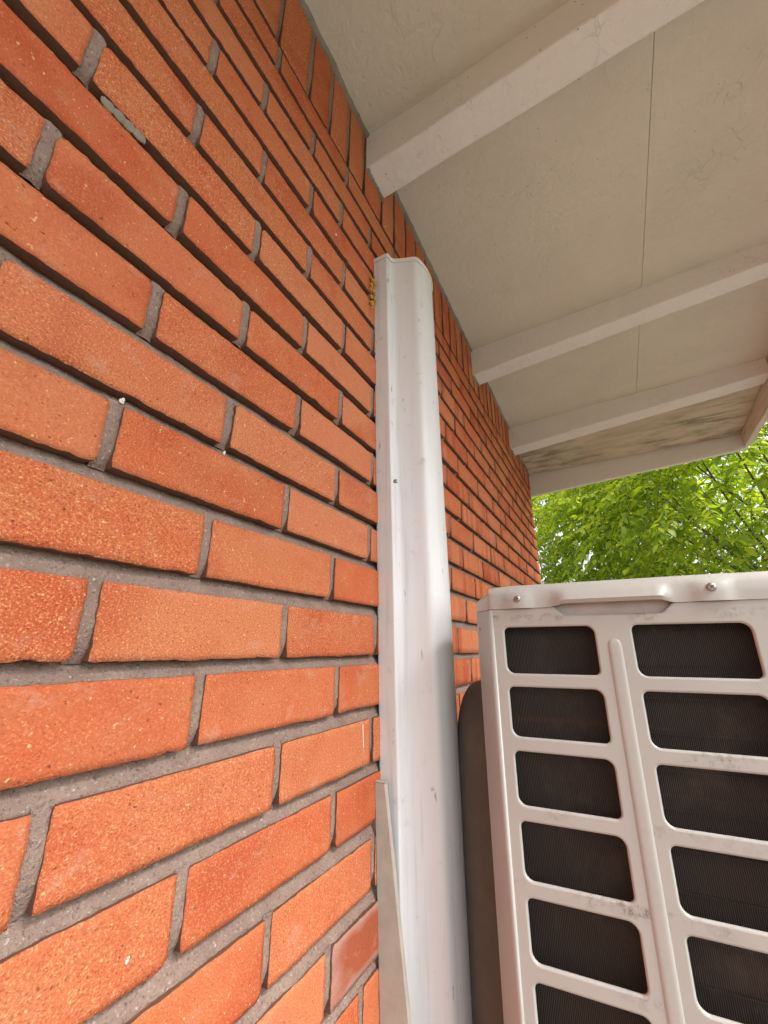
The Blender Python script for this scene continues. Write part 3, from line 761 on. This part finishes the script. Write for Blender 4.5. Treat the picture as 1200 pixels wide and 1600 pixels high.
def make_tree(base, crown_c, crown_r, ntw, lsize, mat, label, skew=1.0):
    t = empty('leafy_tree', base); tag(t, label, 'tree', 'trees beyond the end of the wall')
    base = np.array(base, float); cc = np.array(crown_c, float); cr = np.array(crown_r, float)
    fork = np.array([base[0]+.1, base[1], cc[2]-cr[2]*.75])
    V, F = tube([(0,0,-.02), (.03,.02,(fork-base)[2]*.5), tuple(fork-base)], .11, .05, 10); obj('trunk', V, F, MAT['bark'], t, smooth=True)
    limbs = []; LV, LF = [], []
    for k in range(11):
        d = rng.normal(0, 1, 3); d[2] = abs(d[2])*.8+.1; d /= np.linalg.norm(d)
        end = cc + d*cr*.72; mid = (fork+end)/2 + rng.normal(0, .12, 3)
        P = [fork, fork*.6+mid*.4+rng.normal(0, .05, 3), mid, mid*.4+end*.6+rng.normal(0, .06, 3), end]
        v_, f_ = tube([tuple(p-base) for p in P], .014, .005, 6); b = len(LV); LV += v_; LF += [tuple(i+b for i in q) for q in f_]; limbs.append(P)
    TV, TF = [], []; leaves = []
    for k in range(ntw):
        d = rng.normal(0, 1, 3); d /= np.linalg.norm(d); rr = rng.uniform(.35, 1.0)**.6
        s = cc + d*cr*rr
        # uneven outline and see-through gaps
        if math.sin(s[0]*3.1+1.3)*math.sin(s[2]*3.7+.6)*math.sin(s[1]*2.3) > .42: continue
        dirv = d*np.array([1, 1, .25]) + np.array([0, 0, -.35]) + rng.normal(0, .45, 3); dirv /= np.linalg.norm(dirv)
        Ln = rng.uniform(.30, .60); m_ = 5
        P = [s + dirv*Ln*i/m_ + np.array([0, 0, -.16*Ln*(i/m_)**2]) for i in range(m_+1)]
        v_, f_ = tube([tuple(p-base) for p in P], .0035, .0014, 4); b = len(TV); TV += v_; TF += [tuple(i+b for i in q) for q in f_]
        nl = int(Ln/.030); side = 1
        for q in range(nl):
            u = (q+.6)/nl; pos = s+dirv*Ln*u+np.array([0, 0, -.16*Ln*u*u]); side = -side
            lat = np.cross(dirv, [0, 0, 1.]); lat /= (np.linalg.norm(lat)+1e-6)
            ld = dirv*.55+lat*side*.9+np.array([0, 0, -.38])+rng.normal(0, .28, 3); ld /= np.linalg.norm(ld)
            up = np.array([0, 0, 1.])+rng.normal(0, .42, 3); xa = np.cross(ld, up); xa /= np.linalg.norm(xa); up = np.cross(xa, ld)
            leaves.append((pos, np.stack([xa, ld, up], 1), lsize*rng.uniform(.5, 1.3), int(rng.integers(3))))
    b = len(LV); LV += TV; LF += [tuple(i+b for i in q) for q in TF]
    obj('branches', LV, LF, MAT['bark'], t, smooth=True)
    all_leaves.append((t, base, leaves, mat))
make_tree((1.9, 5.6, 0), (1.75, 5.3, H+1.55), (1.75, 1.25, 1.55), 2300, .080, MAT['leafA'], 'broad bright green leafy tree nearest the eave, right of the far corner')
make_tree((-.5, 7.2, 0), (-.2, 7.0, H+1.5), (1.9, 1.3, 1.7), 2200, .085, MAT['leafA'], 'yellow green leafy tree beside the far end of the brick wall')
make_tree((1.3, 9.6, 0), (1.2, 9.4, H+1.9), (3.4, 1.5, 2.5), 1500, .12, MAT['leafB'], 'deeper green tree standing behind the two nearer trees')
# the leaves that show largest become parts of their own
cand = []
for ti, (t, base, leaves, mat) in enumerate(all_leaves):
    for li, (pos, Rm, s, k) in enumerate(leaves):
        d = pos-CAM; dep = d@FW
        if dep < .5: continue
        X = 600+F_PX*(d@RT)/dep; Y = 800-F_PX*(d@UP)/dep
        if 835 < X < 1200 and 660 < Y < 910 and Y > 770-(X-835)*.2: cand.append((np.linalg.norm(d)/s, ti, li))
cand.sort(); single = set((a, b) for _, a, b in cand[:290])
LM = {}
for ti, (t, base, leaves, mat) in enumerate(all_leaves):
    CV, CF = [], []; off = 0; allv = []
    for li, (pos, Rm, s, k) in enumerate(leaves):
        V, F = LEAVES[k]
        if (ti, li) in single:
            key = (k, mat.name)
            if key not in LM: LM[key] = mesh('leaf', V, F, mat, True)
            o = bpy.data.objects.new('leaf', LM[key]); link(o, t)
            M4 = Matrix([[*(Rm[r_]*s), (pos-base)[r_]] for r_ in range(3)]+[[0, 0, 0, 1]]); o.matrix_local = M4
        else:
            allv.append((V*s)@Rm.T + (pos-base)); CF += [tuple(i+off for i in q) for q in F]; off += len(V)
    cr_ = obj('crown', np.concatenate(allv), CF, mat, t, smooth=True); tag(cr_, kind='stuff')
print('bricks', nb, 'leaves', [len(a[2]) for a in all_leaves])
